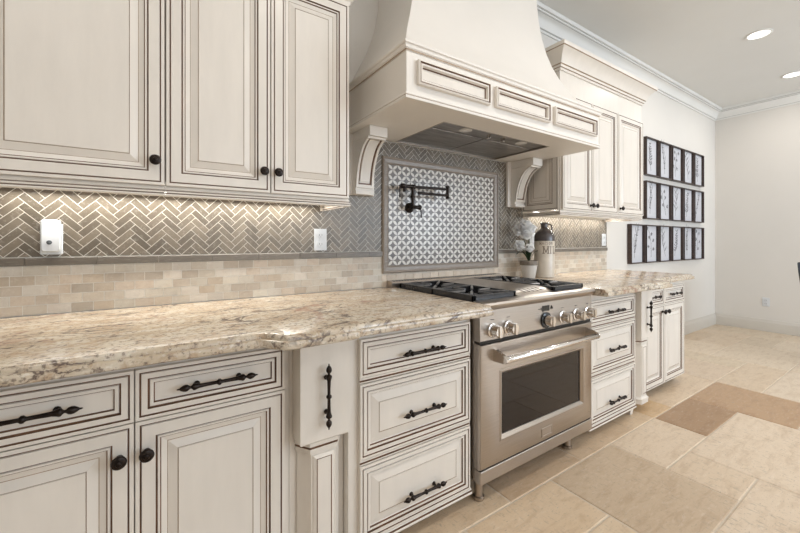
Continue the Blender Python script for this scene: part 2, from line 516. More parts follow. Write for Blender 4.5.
# ------------------------------------------------------------------ backsplash
def clip(poly, x0, x1, z0, z1):
    for ax, lim, sg in ((0, x0, 1), (0, x1, -1), (1, z0, 1), (1, z1, -1)):
        out = []
        for k in range(len(poly)):
            a, b = poly[k - 1], poly[k]
            ia, ib = (a[ax] - lim) * sg >= 0, (b[ax] - lim) * sg >= 0
            if ia != ib:
                t = (lim - a[ax]) / (b[ax] - a[ax])
                out.append((a[0] + t * (b[0] - a[0]), a[1] + t * (b[1] - a[1])))
            if ib: out.append(b)
        poly = out
        if len(poly) < 3: return []
    return poly
def area2(p):
    return abs(sum(p[i - 1][0] * p[i][1] - p[i][0] * p[i - 1][1] for i in range(len(p)))) / 2
def tile_poly(mb, poly, yb, yf, col):
    n = len(poly)
    mb.loft([[(a, yb, b) for a, b in poly], [(a, yf, b) for a, b in poly]], 0, cap0=False)
    for q in range(1, n + 2): mb.c[-q] = col

BX0, BX1 = -0.80, 3.722
PX0, PX1, PZ0, PZ1 = 1.136, 2.148, 0.998, 1.702     # framed mosaic panel
root = thing('tile_backsplash', 'stone tile backsplash with herringbone above a liner and small brick tiles below', 'backsplash', (1.4, -.001, .92))
MB().box(BX0, PX0, -.006, -.0008, .9165, 1.40).box(.77, PX0, -.006, -.0008, 1.40, 1.79).box(PX0, PX1, -.006, -.0008, .9165, PZ0).box(PX0, PX1, -.006, -.0008, PZ1, 1.79).box(PX1, BX1, -.006, -.0008, .9165, 1.40).box(PX1, 2.425, -.006, -.0008, 1.40, 1.79).box(2.44, 3.68, -.006, -.0008, 1.40, 1.43).build('grout_bed', 'grout', root)
hb = MB()
WT = .026; LT = 3 * WT; g = .0013
r2 = math.sqrt(.5)
rects = [(BX0, .77, 1.132, 1.40), (.77, PX0, 1.132, 1.79), (PX0, PX1, PZ1, 1.79), (PX1, 2.425, 1.132, 1.79), (2.425, BX1, 1.132, 1.40)]
for ia in range(-8, 36):
    for ib in range(-24, 28):
        ox, oy = WT * ia + LT * ib, WT * ia - LT * ib
        for kind in (0, 1):
            q = [(ox + g, oy + g), (ox + LT - g, oy + g), (ox + LT - g, oy + WT - g), (ox + g, oy + WT - g)] if kind == 0 else \
                [(ox + g, oy + WT + g), (ox + WT - g, oy + WT + g), (ox + WT - g, oy + WT + LT - g), (ox + g, oy + WT + LT - g)]
            q = [((a - b) * r2 + .03, (a + b) * r2 + 1.15) for a, b in q]
            q = [(-(a - .03) + .03 + 1.6, b) for a, b in q]
            k = random.uniform(.72, 1.25)
            col = tuple(v * k for v in (.165, .136, .102))
            for rc in rects:
                p = clip(q, *rc)
                if len(p) >= 3 and area2(p) > 1e-5:
                    tile_poly(hb, p, -.006, -.0068, col)
hb.build('herringbone_tile', 'herringbone', root)
sb = MB()
RH = .0365
for row in range(5):
    z0 = .9165 + row * RH
    x = BX0 - (.0335 if row % 2 else 0)
    while x < BX1:
        for a, b in ((BX0, PX0), (PX1, BX1)):
            p = clip([(x + g, z0 + g), (x + .067 - g, z0 + g), (x + .067 - g, z0 + RH - g), (x + g, z0 + RH - g)], a, b, .9165, 1.0985)
            if len(p) >= 3 and area2(p) > 1e-5:
                k = random.uniform(.88, 1.1)
                base = random.choice([(.57, .50, .41), (.60, .54, .45), (.57, .48, .385), (.49, .42, .34), (.62, .56, .48), (.54, .45, .35)])
                tile_poly(sb, p, -.006, -.0072, tuple(v * k for v in base))
        x += .067
# below the framed panel
for row in range(3):
    z0 = .9165 + row * RH
    x = PX0 - (.0335 if row % 2 else 0)
    while x < PX1:
        p = clip([(x + g, z0 + g), (x + .067 - g, z0 + g), (x + .067 - g, z0 + RH - g), (x + g, z0 + RH - g)], PX0, PX1, .9165, PZ0)
        if len(p) >= 3 and area2(p) > 1e-5:
            k = random.uniform(.9, 1.1)
            tile_poly(sb, p, -.006, -.0095, tuple(v * k for v in (.60, .51, .41)))
        x += .067
sb.build('brick_tile', 'subway', root)
for a, b in ((BX0, PX0), (PX1, BX1)):
    ln = MB()
    x = a
    while x < b - .01:
        x1 = min(x + .205, b)
        k = random.uniform(.85, 1.12)
        prof = [(-.006, 1.0995), (-.0145, 1.1000), (-.016, 1.1015), (-.016, 1.1275), (-.0145, 1.1290), (-.006, 1.1298)]
        n0 = len(ln.f)
        ln.loft([[(x + .0008, y, z) for y, z in prof], [(x1 - .0008, y, z) for y, z in prof]], 0)
        for q in range(n0, len(ln.f)): ln.c[q] = tuple(v * k for v in (.165, .140, .112))
        x = x1
    ln.build('liner_tile', 'liner', root)

# framed mosaic panel behind the range
root = thing('mosaic_panel', 'framed mosaic panel of white petals on grey stone behind the range', 'tile panel', (1.642, -.001, PZ0))
fm = MB()
FP = [(0, -.006), (0, -.016), (.006, -.020), (.012, -.018), (.015, -.013), (.036, -.011), (.040, -.012), (.045, -.009), (.045, -.006)]
def corner(i):
    return [(PX0 + i, PZ0 + i), (PX1 - i, PZ0 + i), (PX1 - i, PZ1 - i), (PX0 + i, PZ1 - i)]
loops = [[(x, y, z) for x, z in corner(i)] for i, y in FP]
n0 = len(fm.f)
fm.loft(loops, 0, cap0=False, cap1=False)
for q in range(n0, len(fm.f)): fm.c[q] = (.265, .215, .170)
fm.build('stone_frame', 'liner', root)
IX0, IX1, IZ0, IZ1 = PX0 + .045, PX1 - .045, PZ0 + .045, PZ1 - .045
mo = MB().box(IX0, IX1, -.0065, -.005, IZ0, IZ1, 1)
p_ = (IX1 - IX0) / 14.0
pz = (IZ1 - IZ0) / 10.0
def petal(ax, az, bx, bz):
    dx, dz = bx - ax, bz - az
    L = math.hypot(dx, dz)
    ux, uz = dx / L, dz / L
    pts = []
    for sgn in (1, -1):
        for k in range(7):
            t = k / 6 if sgn == 1 else 1 - k / 6
            if sgn == -1 and k in (0, 6): continue
            tt = .03 + .94 * t
            wd = .19 * L * math.sin(PI * t) ** .85 * sgn
            pts.append((ax + dx * tt - uz * wd, az + dz * tt + ux * wd))
    return pts
for i in range(14):
    for j in range(10):
        x, z = IX0 + i * p_, IZ0 + j * pz
        cx, cz = x + p_ / 2, z + pz / 2
        for bx, bz in ((x, z), (x + p_, z), (x, z + pz), (x + p_, z + pz)):
            tile_poly(mo, petal(cx, cz, bx, bz), -.0065, -.0075, None)
mo.build('petal_mosaic', ['petal', 'mosaicgrey'], root)

# ------------------------------------------------------------------ upper cabinets
def carcass(mb, x0, x1, y0, y1, z0, z1):
    mb.box(x0, x1, y0, y1, z0, z1)
UF = -.331          # plane the upper doors are hung on
UPROF = [(0, 1.352), (.018, 1.352), (.021, 1.356), (.021, 1.360), (.016, 1.3605), (.016, 1.363), (.020, 1.365), (.020, 1.3685), (.013, 1.372), (.013, 1.374), (.016, 1.376), (.016, 1.384), (0, 1.384)]
UPM = [0, 0, 0, 1, 1, 0, 0, 0, 1, 0, 0, 0]
def upper_left(x0, x1, doors, knobs, label, right_return):
    r = thing('upper_cabinet', label, 'wall cabinet', ((x0 + x1) / 2, 0, 1.352))
    MB().box(x0 + .0005, x1 - .0005, UF, -.0005, 1.409, 2.31).box(x0 + .0005, x1 - .0005, UF, UF + .02, 1.3845, 1.409).build('carcass', 'paint', r)
    path = [(x0 + .0005, UF), (x1 - .0005, UF)] + ([(x1 - .0005, -.01)] if right_return else [])
    MB().sweep(UPROF, [(p[0], p[1] + .012) if k < 2 else p for k, p in enumerate(path)] if not right_return else [(x0 + .0005, UF + .012), (x1 - .012, UF + .012), (x1 - .012, -.012)], UPM).build('light_rail', PGS, r)
    cp = [(0, 2.290), (.008, 2.290), (.010, 2.305), (.030, 2.325), (.050, 2.365), (.075, 2.39), (.080, 2.42), (0, 2.42)]
    MB().sweep(cp, [(x0 + .0005, UF), (x1 - .0005, UF), (x1 - .0005, -.012)] if right_return else [(x0 + .0005, UF), (x1 - .0005, UF)]).build('crown', ['paint'], r, smooth=35)
    for (a, b), kx in zip(doors, knobs):
        d = panel(MB(), front(a, UF - .0005, 1.389), b - a, 2.283 - 1.389, DOOR).build('door', PGS, r)
        knob(d, kx, UF - .020, 1.472)
    return r
upper_left(-.472, .036, [(-.466, .033)], [.006], 'wide single-door cream upper cabinet at far left above the taupe herringbone', False)
upper_left(.036, .758, [(.039, .398), (.403, .753)], [.371, .427], 'two-door cream upper cabinet beside the left end of the range hood', True)

# right-hand upper cabinet
r = thing('upper_cabinet', 'three-door cream upper cabinet with crown to the right of the range hood', 'wall cabinet', (3.06, 0, 1.37))
RX0, RX1 = 2.436, 3.69
MB().box(RX0, RX1, UF, -.0005, 1.436, 2.46).box(RX0, RX1, UF, UF + .02, 1.4115, 1.436).build('carcass', 'paint', r)
rp = [(o, z + .027) for o, z in UPROF]
MB().sweep(rp, [(RX0 + .012, -.012), (RX0 + .012, UF + .012), (RX1 - .012, UF + .012), (RX1 - .012, -.012)], UPM).build('light_rail', PGS, r)
cp = [(0, 2.425), (.010, 2.425), (.012, 2.440), (.020, 2.442), (.022, 2.458), (.030, 2.462), (.040, 2.49), (.062, 2.525), (.088, 2.548), (.094, 2.552), (.098, 2.575), (0, 2.575)]
cpm = [0, 0, 1, 0, 1, 0, 0, 0, 1, 0, 0]
MB().sweep(cp, [(RX0, -.0005), (RX0, UF), (RX1, UF), (RX1, -.0005)], cpm).build('crown', ['paint', 'softglaze'], r, smooth=35)
for (a, b), kx in zip([(2.446, 2.833), (2.838, 3.225), (3.235, 3.684)], [2.806, 2.866, 3.264]):
    d = panel(MB(), front(a, UF - .0005, 1.420), b - a, 2.262 - 1.420, DOOR).build('door', PGS, r)
    knob(d, kx, UF - .020, 1.466)
panel(MB(), left_side(RX0 - .0005, -.012, 1.420), .310, 2.262 - 1.420, [(i, d * .35, m) for i, d, m in DOOR]).build('end_panel', PGS, r)

# under-cabinet light bars
def light_bar(x0, x1, z, label, power):
    r = thing('light_bar', label, 'light', ((x0 + x1) / 2, -.06, z))
    MB().box(x0, x1, -.075, -.045, z - .012, z - .0005).build('housing', 'white', r)
    MB().box(x0 + .01, x1 - .01, -.072, -.048, z - .0145, z - .0125).build('lens', 'lampglow', r)
    l = area('light_bar_glow', ((x0 + x1) / 2, -.06, z - .018), (math.radians(-18), 0, 0), x1 - x0 - .04, .03, power, LED_COLOR)
    l.parent = r
    l.location = (0, 0, -.018)
    return r
light_bar(-.46, .72, 1.409, 'slim lit light bar under the left upper cabinets', 14.0)
light_bar(2.50, 3.66, 1.436, 'slim lit light bar under the right upper cabinet', 13.0)

# ------------------------------------------------------------------ base cabinets
BF = -.641          # plane of left doors
KF = -.681          # plane of the bumped-out drawer banks
def base_body(r, x0, x1, face, z0, toe=.07):
    MB().box(x0 + .0005, x1 - .0005, face, -.012, z0, .8745).build('carcass', 'paint', r)
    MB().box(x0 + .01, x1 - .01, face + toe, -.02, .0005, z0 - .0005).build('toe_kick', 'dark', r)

r = thing('base_cabinet', 'two-door cream base cabinet with two drawers under the left counter', 'base cabinet', (-.043, -.33, 0))
base_body(r, -.460, .386, BF, .085)
for a, b, hx, kx in ((-.455, -.0438, -.258, -.075), (-.0402, .366, .166, -.0145)):
    d = panel(MB(), front(a, BF - .0005, .697), b - a, .140, DRAWER).build('drawer', PGS, r)
    handle(d, hx, BF - .0105, .768)
    d = panel(MB(), front(a, BF - .0005, .095), b - a, .5985, DOOR).build('door', PGS, r)
    knob(d, kx, BF - .020, .608)
PAN_L, PAN_R = (.589, 1.198), (2.142, 2.764)

def bank(x0, x1, d0, d1, label, foot):
    r = thing('drawer_cabinet', label, 'drawer cabinet', ((x0 + x1) / 2, -.35, 0))
    base_body(r, x0, x1, KF, .055, .09)
    for z0, z1, prof in ((.689, .829, DRAWER), (.388, .664, RAISED), (.082, .362, RAISED)):
        d = panel(MB(), front(d0, KF - .0005, z0), d1 - d0, z1 - z0, prof).build('drawer', PGS, r)
        handle(d, (d0 + d1) / 2 + .011, KF - (.0108 if prof is DRAWER else .0160), (z0 + z1) / 2 + (-.012 if z0 > .6 else -.018 if z0 > .3 else -.042))
    # reeded rails between the drawers and a moulded base
    for zc in (.6765, .375):
        MB().sweep([(0, zc - .011), (.012, zc - .011), (.016, zc - .008), (.016, zc - .004), (.011, zc - .002), (.011, zc + .001), (.016, zc + .003), (.016, zc + .008), (.012, zc + .011), (0, zc + .011)],
                   [(d0, KF - .0005), (d1, KF - .0005)], [0, 0, 0, 1, 1, 0, 0, 0, 0]).build('rail', PGS, r)
    MB().sweep([(0, .0555), (.020, .0555), (.022, .060), (.020, .066), (.014, .068), (.014, .070), (.018, .073), (.012, .079), (0, .079)], [(d0 - .01, KF - .0005), (d1 + .01, KF - .0005)], [0, 0, 0, 1, 1, 0, 0, 0]).build('base_moulding', PGS, r)
    fx0, fx1 = foot
    MB().loft([[(fx0 + .008, KF + .05, .0005), (fx1 - .008, KF + .05, .0005), (fx1 - .008, KF + .006, .0005), (fx0 + .008, KF + .006, .0005)],
               [(fx0, KF + .06, .054), (fx1, KF + .06, .054), (fx1, KF, .054), (fx0, KF, .054)]]).build('foot', 'paint', r)
    return r
bank(*PAN_L, .629, 1.181, 'three-drawer cream base cabinet left of the stainless range', (.592, .64))
bank(*PAN_R, 2.168, 2.735, 'three-drawer cream base cabinet right of the stainless range', (2.71, 2.758))

def pilaster(x0, x1, label):
    """narrow pull-out: plain block with an upright handle above a chamfered, panelled post on a plinth"""
    cx = (x0 + x1) / 2
    r = thing('pullout_cabinet', label, 'pull-out cabinet', (cx, -.35, 0))
    MB().box(x0 - .012, x1 + .012, -.640, -.012, .058, .8745).build('carcass', 'paint', r)
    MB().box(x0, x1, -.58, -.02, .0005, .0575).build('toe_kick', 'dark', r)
    blk = MB()
    blk.loft([[(x0 + .006, -.6405, .515), (x0 + .006, -.714, .515), (x1 - .006, -.714, .515), (x1 - .006, -.6405, .515)],
              [(x0, -.6405, .521), (x0, -.720, .521), (x1, -.720, .521), (x1, -.6405, .521)],
              [(x0, -.6405, .8740), (x0, -.720, .8740), (x1, -.720, .8740), (x1, -.6405, .8740)]])
    b = blk.build('drawer_front', 'paint', r)
    handle(b, cx, -.7205, .672, True)
    a0, a1, f0, f1 = x0 + .012, x1 - .012, x0 + .045, x1 - .045
    sec = lambda k, z: [(a0 - k, -.6405, z), (a0 - k, -.652, z), (f0 - k, -.697 - k, z), (f1 + k, -.697 - k, z), (a1 + k, -.652, z), (a1 + k, -.6405, z)]
    post = MB()
    post.loft([sec(0, .105), sec(0, .470), sec(.006, .474), sec(.006, .489), sec(.003, .4905), sec(.003, .4945), sec(.008, .4975), sec(.008, .512)], [0, 0, 0, 1, 1, 0, 0])
    o = post.build('post', PGS, r)
    pn = MB()
    panel(pn, front(f0 + .006, -.6972, .118), f1 - f0 - .012, .345, [(0, 0, 0), (0, .003, 0), (.010, .009, 0), (.0115, .008, 1), (.0135, .008, 1), (.0145, .009, 0)])
    pn.build('raised_panel', PGS, o)
    MB().loft([sec(.010, .0580), sec(.010, .082), sec(.012, .086), sec(.012, .093), sec(.006, .098), sec(.003, .1045)]).build('plinth', 'paint', r)
    return r
pilaster(.399, .576, 'narrow cream pull-out with upright handle left of the three-drawer cabinet by the range')
pilaster(2.778, 2.945, 'narrow cream pull-out with upright handle right of the range, beside the end cabinet')

r = thing('base_cabinet', 'cream end base cabinet with two doors at the right end of the counter', 'base cabinet', (3.35, -.33, 0))
EF = -.621
base_body(r, 2.958, 3.752, EF, .065)
for a, b, hx, kx in ((2.975, 3.3455, 3.16, 3.312), (3.349, 3.742, 3.55, 3.380)):
    d = panel(MB(), front(a, EF - .0005, .695), b - a, .138, DRAWER).build('drawer', PGS, r)
    handle(d, hx, EF - .0105, .765)
    d = panel(MB(), front(a, EF - .0005, .075), b - a, .6165, DOOR).build('door', PGS, r)
    knob(d, kx, EF - .020, .640)

# ------------------------------------------------------------------ countertops
EDGE = [(.030, .8752), (.004, .8752), (.0005, .8785), (0, .883), (0, .894), (.002, .8985), (.006, .9000), (.0125, .9000), (.0135, .8990), (.0140, .9040), (.0160, .9095), (.020, .9135), (.027, .9152)]
def counter(path, x_end_close, label, origin):
    mb = MB()
    P = [Vector(p) for p in path]
    loops = []
    for i, p in enumerate(P):
        t0 = (P[i] - P[i - 1]).normalized() if i else None
        t1 = (P[i + 1] - P[i]).normalized() if i < len(P) - 1 else None
        n0 = Vector((-t0.y, t0.x)) if t0 else Vector((-t1.y, t1.x))
        n1 = Vector((-t1.y, t1.x)) if t1 else n0
        n = n0 + n1
        n = n / max(.3, n.dot(n1))
        loops.append([(p.x + n.x * o if 0 < i < len(P) - 1 else p.x, p.y + n.y * o, z) for o, z in EDGE])
    k = len(EDGE)
    n_ = len(mb.v)
    for lp in loops: mb.v += lp
    for lp, p in zip(loops, P):
        mb.v += [(lp[0][0], -.0102, .8752), (lp[-1][0], -.0102, .9152)]
    nb = n_ + k * len(P)
    def addf(f):
        mb.f.append(f); mb.m.append(0); mb.c.append(None)
    for i in range(len(P) - 1):
        for j in range(k - 1):
            a = n_ + i * k + j
            addf([a, a + 1, a + 1 + k, a + k])
        addf([n_ + i * k + k - 1, nb + 2 * i + 1, nb + 2 * i + 3, n_ + (i + 1) * k + k - 1])
        addf([n_ + i * k, n_ + (i + 1) * k, nb + 2 * i + 2, nb + 2 * i])
        addf([nb + 2 * i, nb + 2 * i + 2, nb + 2 * i + 3, nb + 2 * i + 1])
    for i in (0, len(P) - 1):
        addf([n_ + i * k + j for j in range(k)] + [nb + 2 * i + 1, nb + 2 * i])
    o = mb.build('countertop', 'granite', None, origin, smooth=38)
    return tag(o, label, 'countertop')
def scurve(x0, y0, x1, y1, n=10):
    return [(x0 + (x1 - x0) * k / n, y0 + (y1 - y0) * (.5 - .5 * math.cos(PI * k / n))) for k in range(n + 1)]
counter([(-.80, -.768), (-.2, -.768), (.20, -.770)] + scurve(.255, -.771, .325, -.838) + [(.36, -.840), (.535, -.840)] + scurve(.548, -.839, .575, -.820, 5) + [(.9, -.820), (1.2015, -.820)], False,
        'cream and brown granite countertop with bumped front, left of the range', (.2, -.4, .8752))
counter([(2.1385, -.820), (2.6, -.820), (2.735, -.822)] + scurve(2.745, -.823, 2.775, -.838, 4) + [(2.95, -.838)] + scurve(2.965, -.836, 3.03, -.705, 8) + [(3.06, -.703), (3.70, -.703), (3.77, -.703)], True,
        'cream and brown granite countertop right of the range, holding the jug', (2.95, -.4, .8752))

# ------------------------------------------------------------------ range
RL, RR, RY = 1.212, 2.128, -.735
rg = thing('range', 'stainless steel six-knob range with black grates and oven window', 'range', (1.67, -.35, 0))
MB().box(RL, RR, -.690, -.035, .115, .895).build('body', 'steel', rg, bevel=.004)
# control panel: slightly raked face with a bullnose lip along the top
cpn = MB()
prof = [(-.6905, .738), (-.728, .738), (-.733, .742), (-.728, .875), (-.742, .884), (-.752, .893), (-.755, .903), (-.750, .912), (-.740, .916), (-.690, .918), (-.6905, .90)]
cpn.loft([[(RL, y, z) for y, z in prof], [(RR, y, z) for y, z in prof]])
ctrl = cpn.build('control_panel', 'steel', rg, smooth=35)
for kx, big in ((1.292, 0), (1.400, 0), (1.690, 1), (1.838, 0), (1.968, 0), (2.082, 0)):
    kb = MB().lathe([(.034 if not big else .041, 0), (.034 if not big else .041, .006), (.028, .0085), (.0278, .012)], (kx, -.7315, .783), (0, -1, 0), 28)
    bz = kb.build('knob_bezel', 'chrome' if not big else 'blackgloss', ctrl, smooth=40)
    kk = MB().lathe([(.0265, .0125), (.0265, .020), (.0245, .024), (.0240, .040), (.0225, .0445), (.0002, .0455)], (kx, -.7315, .783), (0, -1, 0), 28)
    kk.box(kx - .0075, kx + .0075, -.7315 - .050, -.7315 - .024, .783 - .025, .783 + .025)
    kk.build('knob', 'chrome', ctrl, smooth=40)
    mk = MB()
    for q in (-1, 0, 1):
        mk.box(kx + q * .008 - .0015, kx + q * .008 + .0015, -.7322, -.7300, .8300, .8335)
    mk.build('dial_mark', 'slot', ctrl)
MB().box(1.663, 1.722, -.7315, -.7290, .829, .858).build('display', 'blackgloss', ctrl)
for pts in ([(1.648, .842), (1.656, .850), (1.656, .834)], [(1.628, .843), (1.640, .846), (1.640, .840)], [(1.728, .836), (1.756, .836), (1.742, .856)]):
    MB().loft([[(x, -.7290, z) for x, z in pts], [(x, -.7308, z) for x, z in pts]]).build('indicator_symbol', 'blackgloss', ctrl)
MB().box(RL + .004, RR - .004, -.7255, -.6905, .7255, .7375).build('seam', 'dark', rg)
# oven door with bevelled window surround
dr = MB()
WX0, WX1, WZ0, WZ1 = 1.358, 2.016, .286, .570
DZ0, DZ1 = .162, .725
def ring(x0, x1, z0, z1, y): return [(x0, y, z0), (x1, y, z0), (x1, y, z1), (x0, y, z1)]
dr.loft([ring(RL, RR, DZ0, DZ1, -.6905), ring(RL, RR, DZ0, DZ1, -.722), ring(RL + .004, RR - .004, DZ0 + .004, DZ1 - .004, -.732), ring(RL + .012, RR - .012, DZ0 + .010, DZ1 - .008, RY),
         ring(WX0 - .024, WX1 + .024, WZ0 - .026, WZ1 + .024, RY), ring(WX0 - .020, WX1 + .020, WZ0 - .021, WZ1 + .020, RY - .004), ring(WX0 - .014, WX1 + .014, WZ0 - .014, WZ1 + .014, RY - .004), ring(WX0 - .001, WX1 + .001, WZ0 - .001, WZ1 + .001, RY + .010), ring(WX0 - .001, WX1 + .001, WZ0 - .001, WZ1 + .001, RY + .018)])
door = dr.build('oven_door', 'steel', rg, smooth=30)
MB().box(WX0, WX1, -.7215, -.7180, WZ0, WZ1).build('oven_window', 'ovenglass', door)
hd = MB()
hd.lathe([(.0002, 0), (.0125, .001), (.0150, .005), (.0150, .755), (.0125, .759), (.0002, .760)], (1.308, -.800, .662), (1, 0, 0), 20)
for x0, sgn in ((1.292, 1), (2.052, 1)):
    pl = [(-.735, .642), (-.735, .700), (-.748, .698), (-.800, .679), (-.8145, .668), (-.8145, .656), (-.800, .645)]
    hd.loft([[(x0, y, z) for y, z in pl], [(x0 + .016, y, z) for y, z in pl]])
hd.build('handle', 'chrome', door, smooth=40)
bd = MB().loft([ring(1.650, 1.736, .187, .231, -.7352), ring(1.650, 1.736, .187, .231, -.7375), ring(1.655, 1.731, .192, .226, -.7375), ring(1.656, 1.730, .193, .225, -.7362)])
bd.build('badge', 'steel', door)
MB().box(RL + .004, RR - .004, -.728, -.6905, .1585, .1615).build('lower_seam', 'dark', rg)
MB().box(RL, RR, -.7335, -.6905, .098, .158).box(RL, RR, -.690, -.05, .098, .1148).build('kick_panel', 'steel', rg, bevel=.003)
for fx, fy in ((RL + .040, -.682), (1.985, -.668), (RL + .040, -.10), (1.985, -.10)):
    MB().lathe([(.024, .0005), (.026, .004), (.026, .016), (.019, .020), (.019, .0975)], (fx, fy, 0), (0, 0, 1), 18).build('leg', 'steel', rg, smooth=40)
# cooktop
ct = MB().box(RL, RR, -.7395, -.035, .8955, .9000)
cook = ct.build('cooktop', 'steel', rg)
MB().box(RL + .004, RR - .004, -.6885, -.070, .9003, .9020).build('spill_tray', 'blackgloss', rg)
bt = MB()
pr = [(-.068, .9163), (-.070, .942), (-.064, .950), (-.022, .956), (-.0125, .952), (-.0125, .9163)]
bt.loft([[(RL - .045, y, z) for y, z in pr], [(RR + .005, y, z) for y, z in pr]])
btr = bt.build('back_trim', 'steel', rg, smooth=35)
MB().box(RL, RR, -.060, -.0125, .9003, .9160).build('trim_base', 'steel', btr)
vs = MB()
for k in range(44):
    x = RL - .02 + k * .0205
    vs.box(x, x + .008, -.052, -.032, .948, .9551)
vs.build('vent_slots', 'slot', btr)
def grate(x0, x1):
    g_ = MB()
    y0, y1 = -.684, -.078
    z0, z1 = .9022, .942
    fg = MB()
    for xa in (x0, x1 - .016):
        g_.box(xa, xa + .016, y0, y1, z0 + .004, z1)
    for ya in (y0, y1 - .016, (y0 + y1) / 2 - .008):
        g_.box(x0, x1, ya, ya + .016, z0 + .006, z1 - .001)
    cx = (x0 + x1) / 2
    for cy in (y0 + .16, y1 - .16):
        for k in range(4):
            a = PI / 4 + k * PI / 2
            dx, dy = math.cos(a), math.sin(a)
            p0 = Vector((cx + dx * .045, cy + dy * .045, z1 - .006)); p1 = Vector((cx + dx * .185, cy + dy * .185, z1 - .006))
            p1.x = max(x0 + .01, min(x1 - .01, p1.x)); 
            fg.tube([p0, p1], .0075, 6)
        for k in range(4):
            a = k * PI / 2
            dx, dy = math.cos(a), math.sin(a)
            fg.tube([(cx + dx * .05, cy + dy * .05, z1 - .006), (cx + dx * .137, cy + dy * .137, z1 - .006)], .0070, 6)
    o = g_.build('grate', 'black', rg, bevel=.002)
    fg.build('grate_fingers', 'castgrey', o, smooth=50)
    for cy in (y0 + .16, y1 - .16):
        MB().lathe([(.060, .9021), (.060, .908), (.046, .911), (.046, .918), (.040, .921), (.0002, .922)], (cx, cy, 0), (0, 0, 1), 24).build('burner', 'blackgloss', rg, smooth=40)
grate(RL + .008, 1.512)
grate(1.828, RR - .008)
gd = MB()
gp = [(-.076, .9022), (-.076, .938), (-.085, .940), (-.560, .940), (-.610, .938), (-.655, .931), (-.690, .918), (-.704, .908), (-.704, .9022)]
gd.loft([[(1.518, y, z) for y, z in gp], [(1.822, y, z) for y, z in gp]])
gri = gd.build('griddle_cover', 'steel', rg, smooth=50)
for k in range(5):
    gs = MB()
    x = 1.60 + k * .035
    gs.loft([[(x, -.628, .9375), (x + .008, -.628, .9375), (x + .008, -.672, .9278), (x, -.672, .9278)], [(x, -.628, .9366), (x + .008, -.628, .9366), (x + .008, -.672, .9268), (x, -.672, .9268)]])
    gs.build('slot', 'dark', gri)

# ------------------------------------------------------------------ hood and corbels
HX0, HX1, HD, HZ0, HZ1 = .886, 2.406, .625, 1.795, 2.028
HC = (HX0 + HX1) / 2
hdroot = thing('range_hood', 'large cream range hood with curved chimney and panelled apron above the range', 'range hood', (HC, -.3, HZ0))
keys = [(2.030, .752, .610), (2.055, .735, .590), (2.09, .712, .553), (2.13, .688, .520), (2.17, .668, .496), (2.22, .641, .465), (2.28, .612, .437), (2.36, .580, .408), (2.45, .553, .384), (2.56, .534, .362), (2.68, .524, .345), (2.82, .521, .332), (3.0, .520, .325), (3.0645, .520, .322)]
ch = MB()
ch.loft([[(HC - w, -.0006, z), (HC - w, -d, z), (HC + w, -d, z), (HC + w, -.0006, z)] for z, w, d in keys])
ch.build('chimney', 'hood', hdroot, smooth=30)
# apron: a hollow skirt around the filter opening
FX0, FX1, FY0, FY1 = 1.222, 2.100, -.475, -.020
ap = MB()
ap.box(HX0, HX1, -HD, -HD + .03, HZ0, HZ1).box(HX0, HX0 + .03, -HD + .03, -.0006, HZ0, HZ1).box(HX1 - .03, HX1, -HD + .03, -.0006, HZ0, HZ1)
ap.box(HX0 + .03, FX0, -HD + .03, -.0006, HZ0, HZ0 + .02).box(FX1, HX1 - .03, -HD + .03, -.0006, HZ0, HZ0 + .02).box(FX0, FX1, -HD + .03, FY0, HZ0, HZ0 + .02).box(FX0, FX1, FY1, -.0006, HZ0, HZ0 + .02)
apron = ap.build('apron', 'hood', hdroot)
hp = [(0, HZ1 - .032), (.004, HZ1 - .032), (.005, HZ1 - .026), (.010, HZ1 - .022), (.012, HZ1 - .010), (.018, HZ1 - .006), (.019, HZ1 + .003), (.014, HZ1 + .005), (-.012, HZ1 + .005)]
path = [(HX0 - .0003, -.0006), (HX0 - .0003, -HD - .0003), (HX1 + .0003, -HD - .0003), (HX1 + .0003, -.0006)]
MB().sweep(hp, path, [0, 1, 0, 0, 0, 0, 1, 0]).build('top_moulding', ['hood', 'softglaze'], hdroot, smooth=35)
hp = [(0, HZ0), (.006, HZ0), (.008, HZ0 + .006), (.008, HZ0 + .011), (.0055, HZ0 + .012), (.0055, HZ0 + .014), (.008, HZ0 + .016), (.006, HZ0 + .024), (0, HZ0 + .026)]
MB().sweep(hp, path, [0, 0, 0, 1, 1, 0, 0, 0]).build('bottom_moulding', ['hood', 'softglaze'], hdroot, smooth=35)
for a, b in ((.937, 1.378), (1.420, 1.864), (1.912, 2.358)):
    panel(MB(), front(a, -HD - .0003, 1.860), b - a, .104, SMALLPANEL).build('apron_panel', PGS, hdroot)
fi = MB()
fi.box(FX0, FX1, FY0, FY1, HZ0 + .010, HZ0 + .018)
ins = fi.build('filter_insert', 'filter', hdroot)
rim = MB()
rim.loft([[(x, y, HZ0 + .0095) for x, y in ((FX0, FY0), (FX1, FY0), (FX1, FY1), (FX0, FY1))], [(x, y, HZ0 - .002) for x, y in ((FX0, FY0), (FX1, FY0), (FX1, FY1), (FX0, FY1))],
          [(x, y, HZ0 - .002) for x, y in ((FX0 + .008, FY0 + .008), (FX1 - .008, FY0 + .008), (FX1 - .008, FY1 - .008), (FX0 + .008, FY1 - .008))],
          [(x, y, HZ0 + .0095) for x, y in ((FX0 + .008, FY0 + .008), (FX1 - .008, FY0 + .008), (FX1 - .008, FY1 - .008), (FX0 + .008, FY1 - .008))]], 0, cap0=False, cap1=False)
rim.build('insert_rim', 'steel', ins)
for a, b in ((FX0 + .012, HC - .014), (HC - .006, FX1 - .012)):
    MB().box(a, b, -.345, FY1 - .010, HZ0 + .004, HZ0 + .0098).build('baffle_filter', 'filter', ins, bevel=.003)
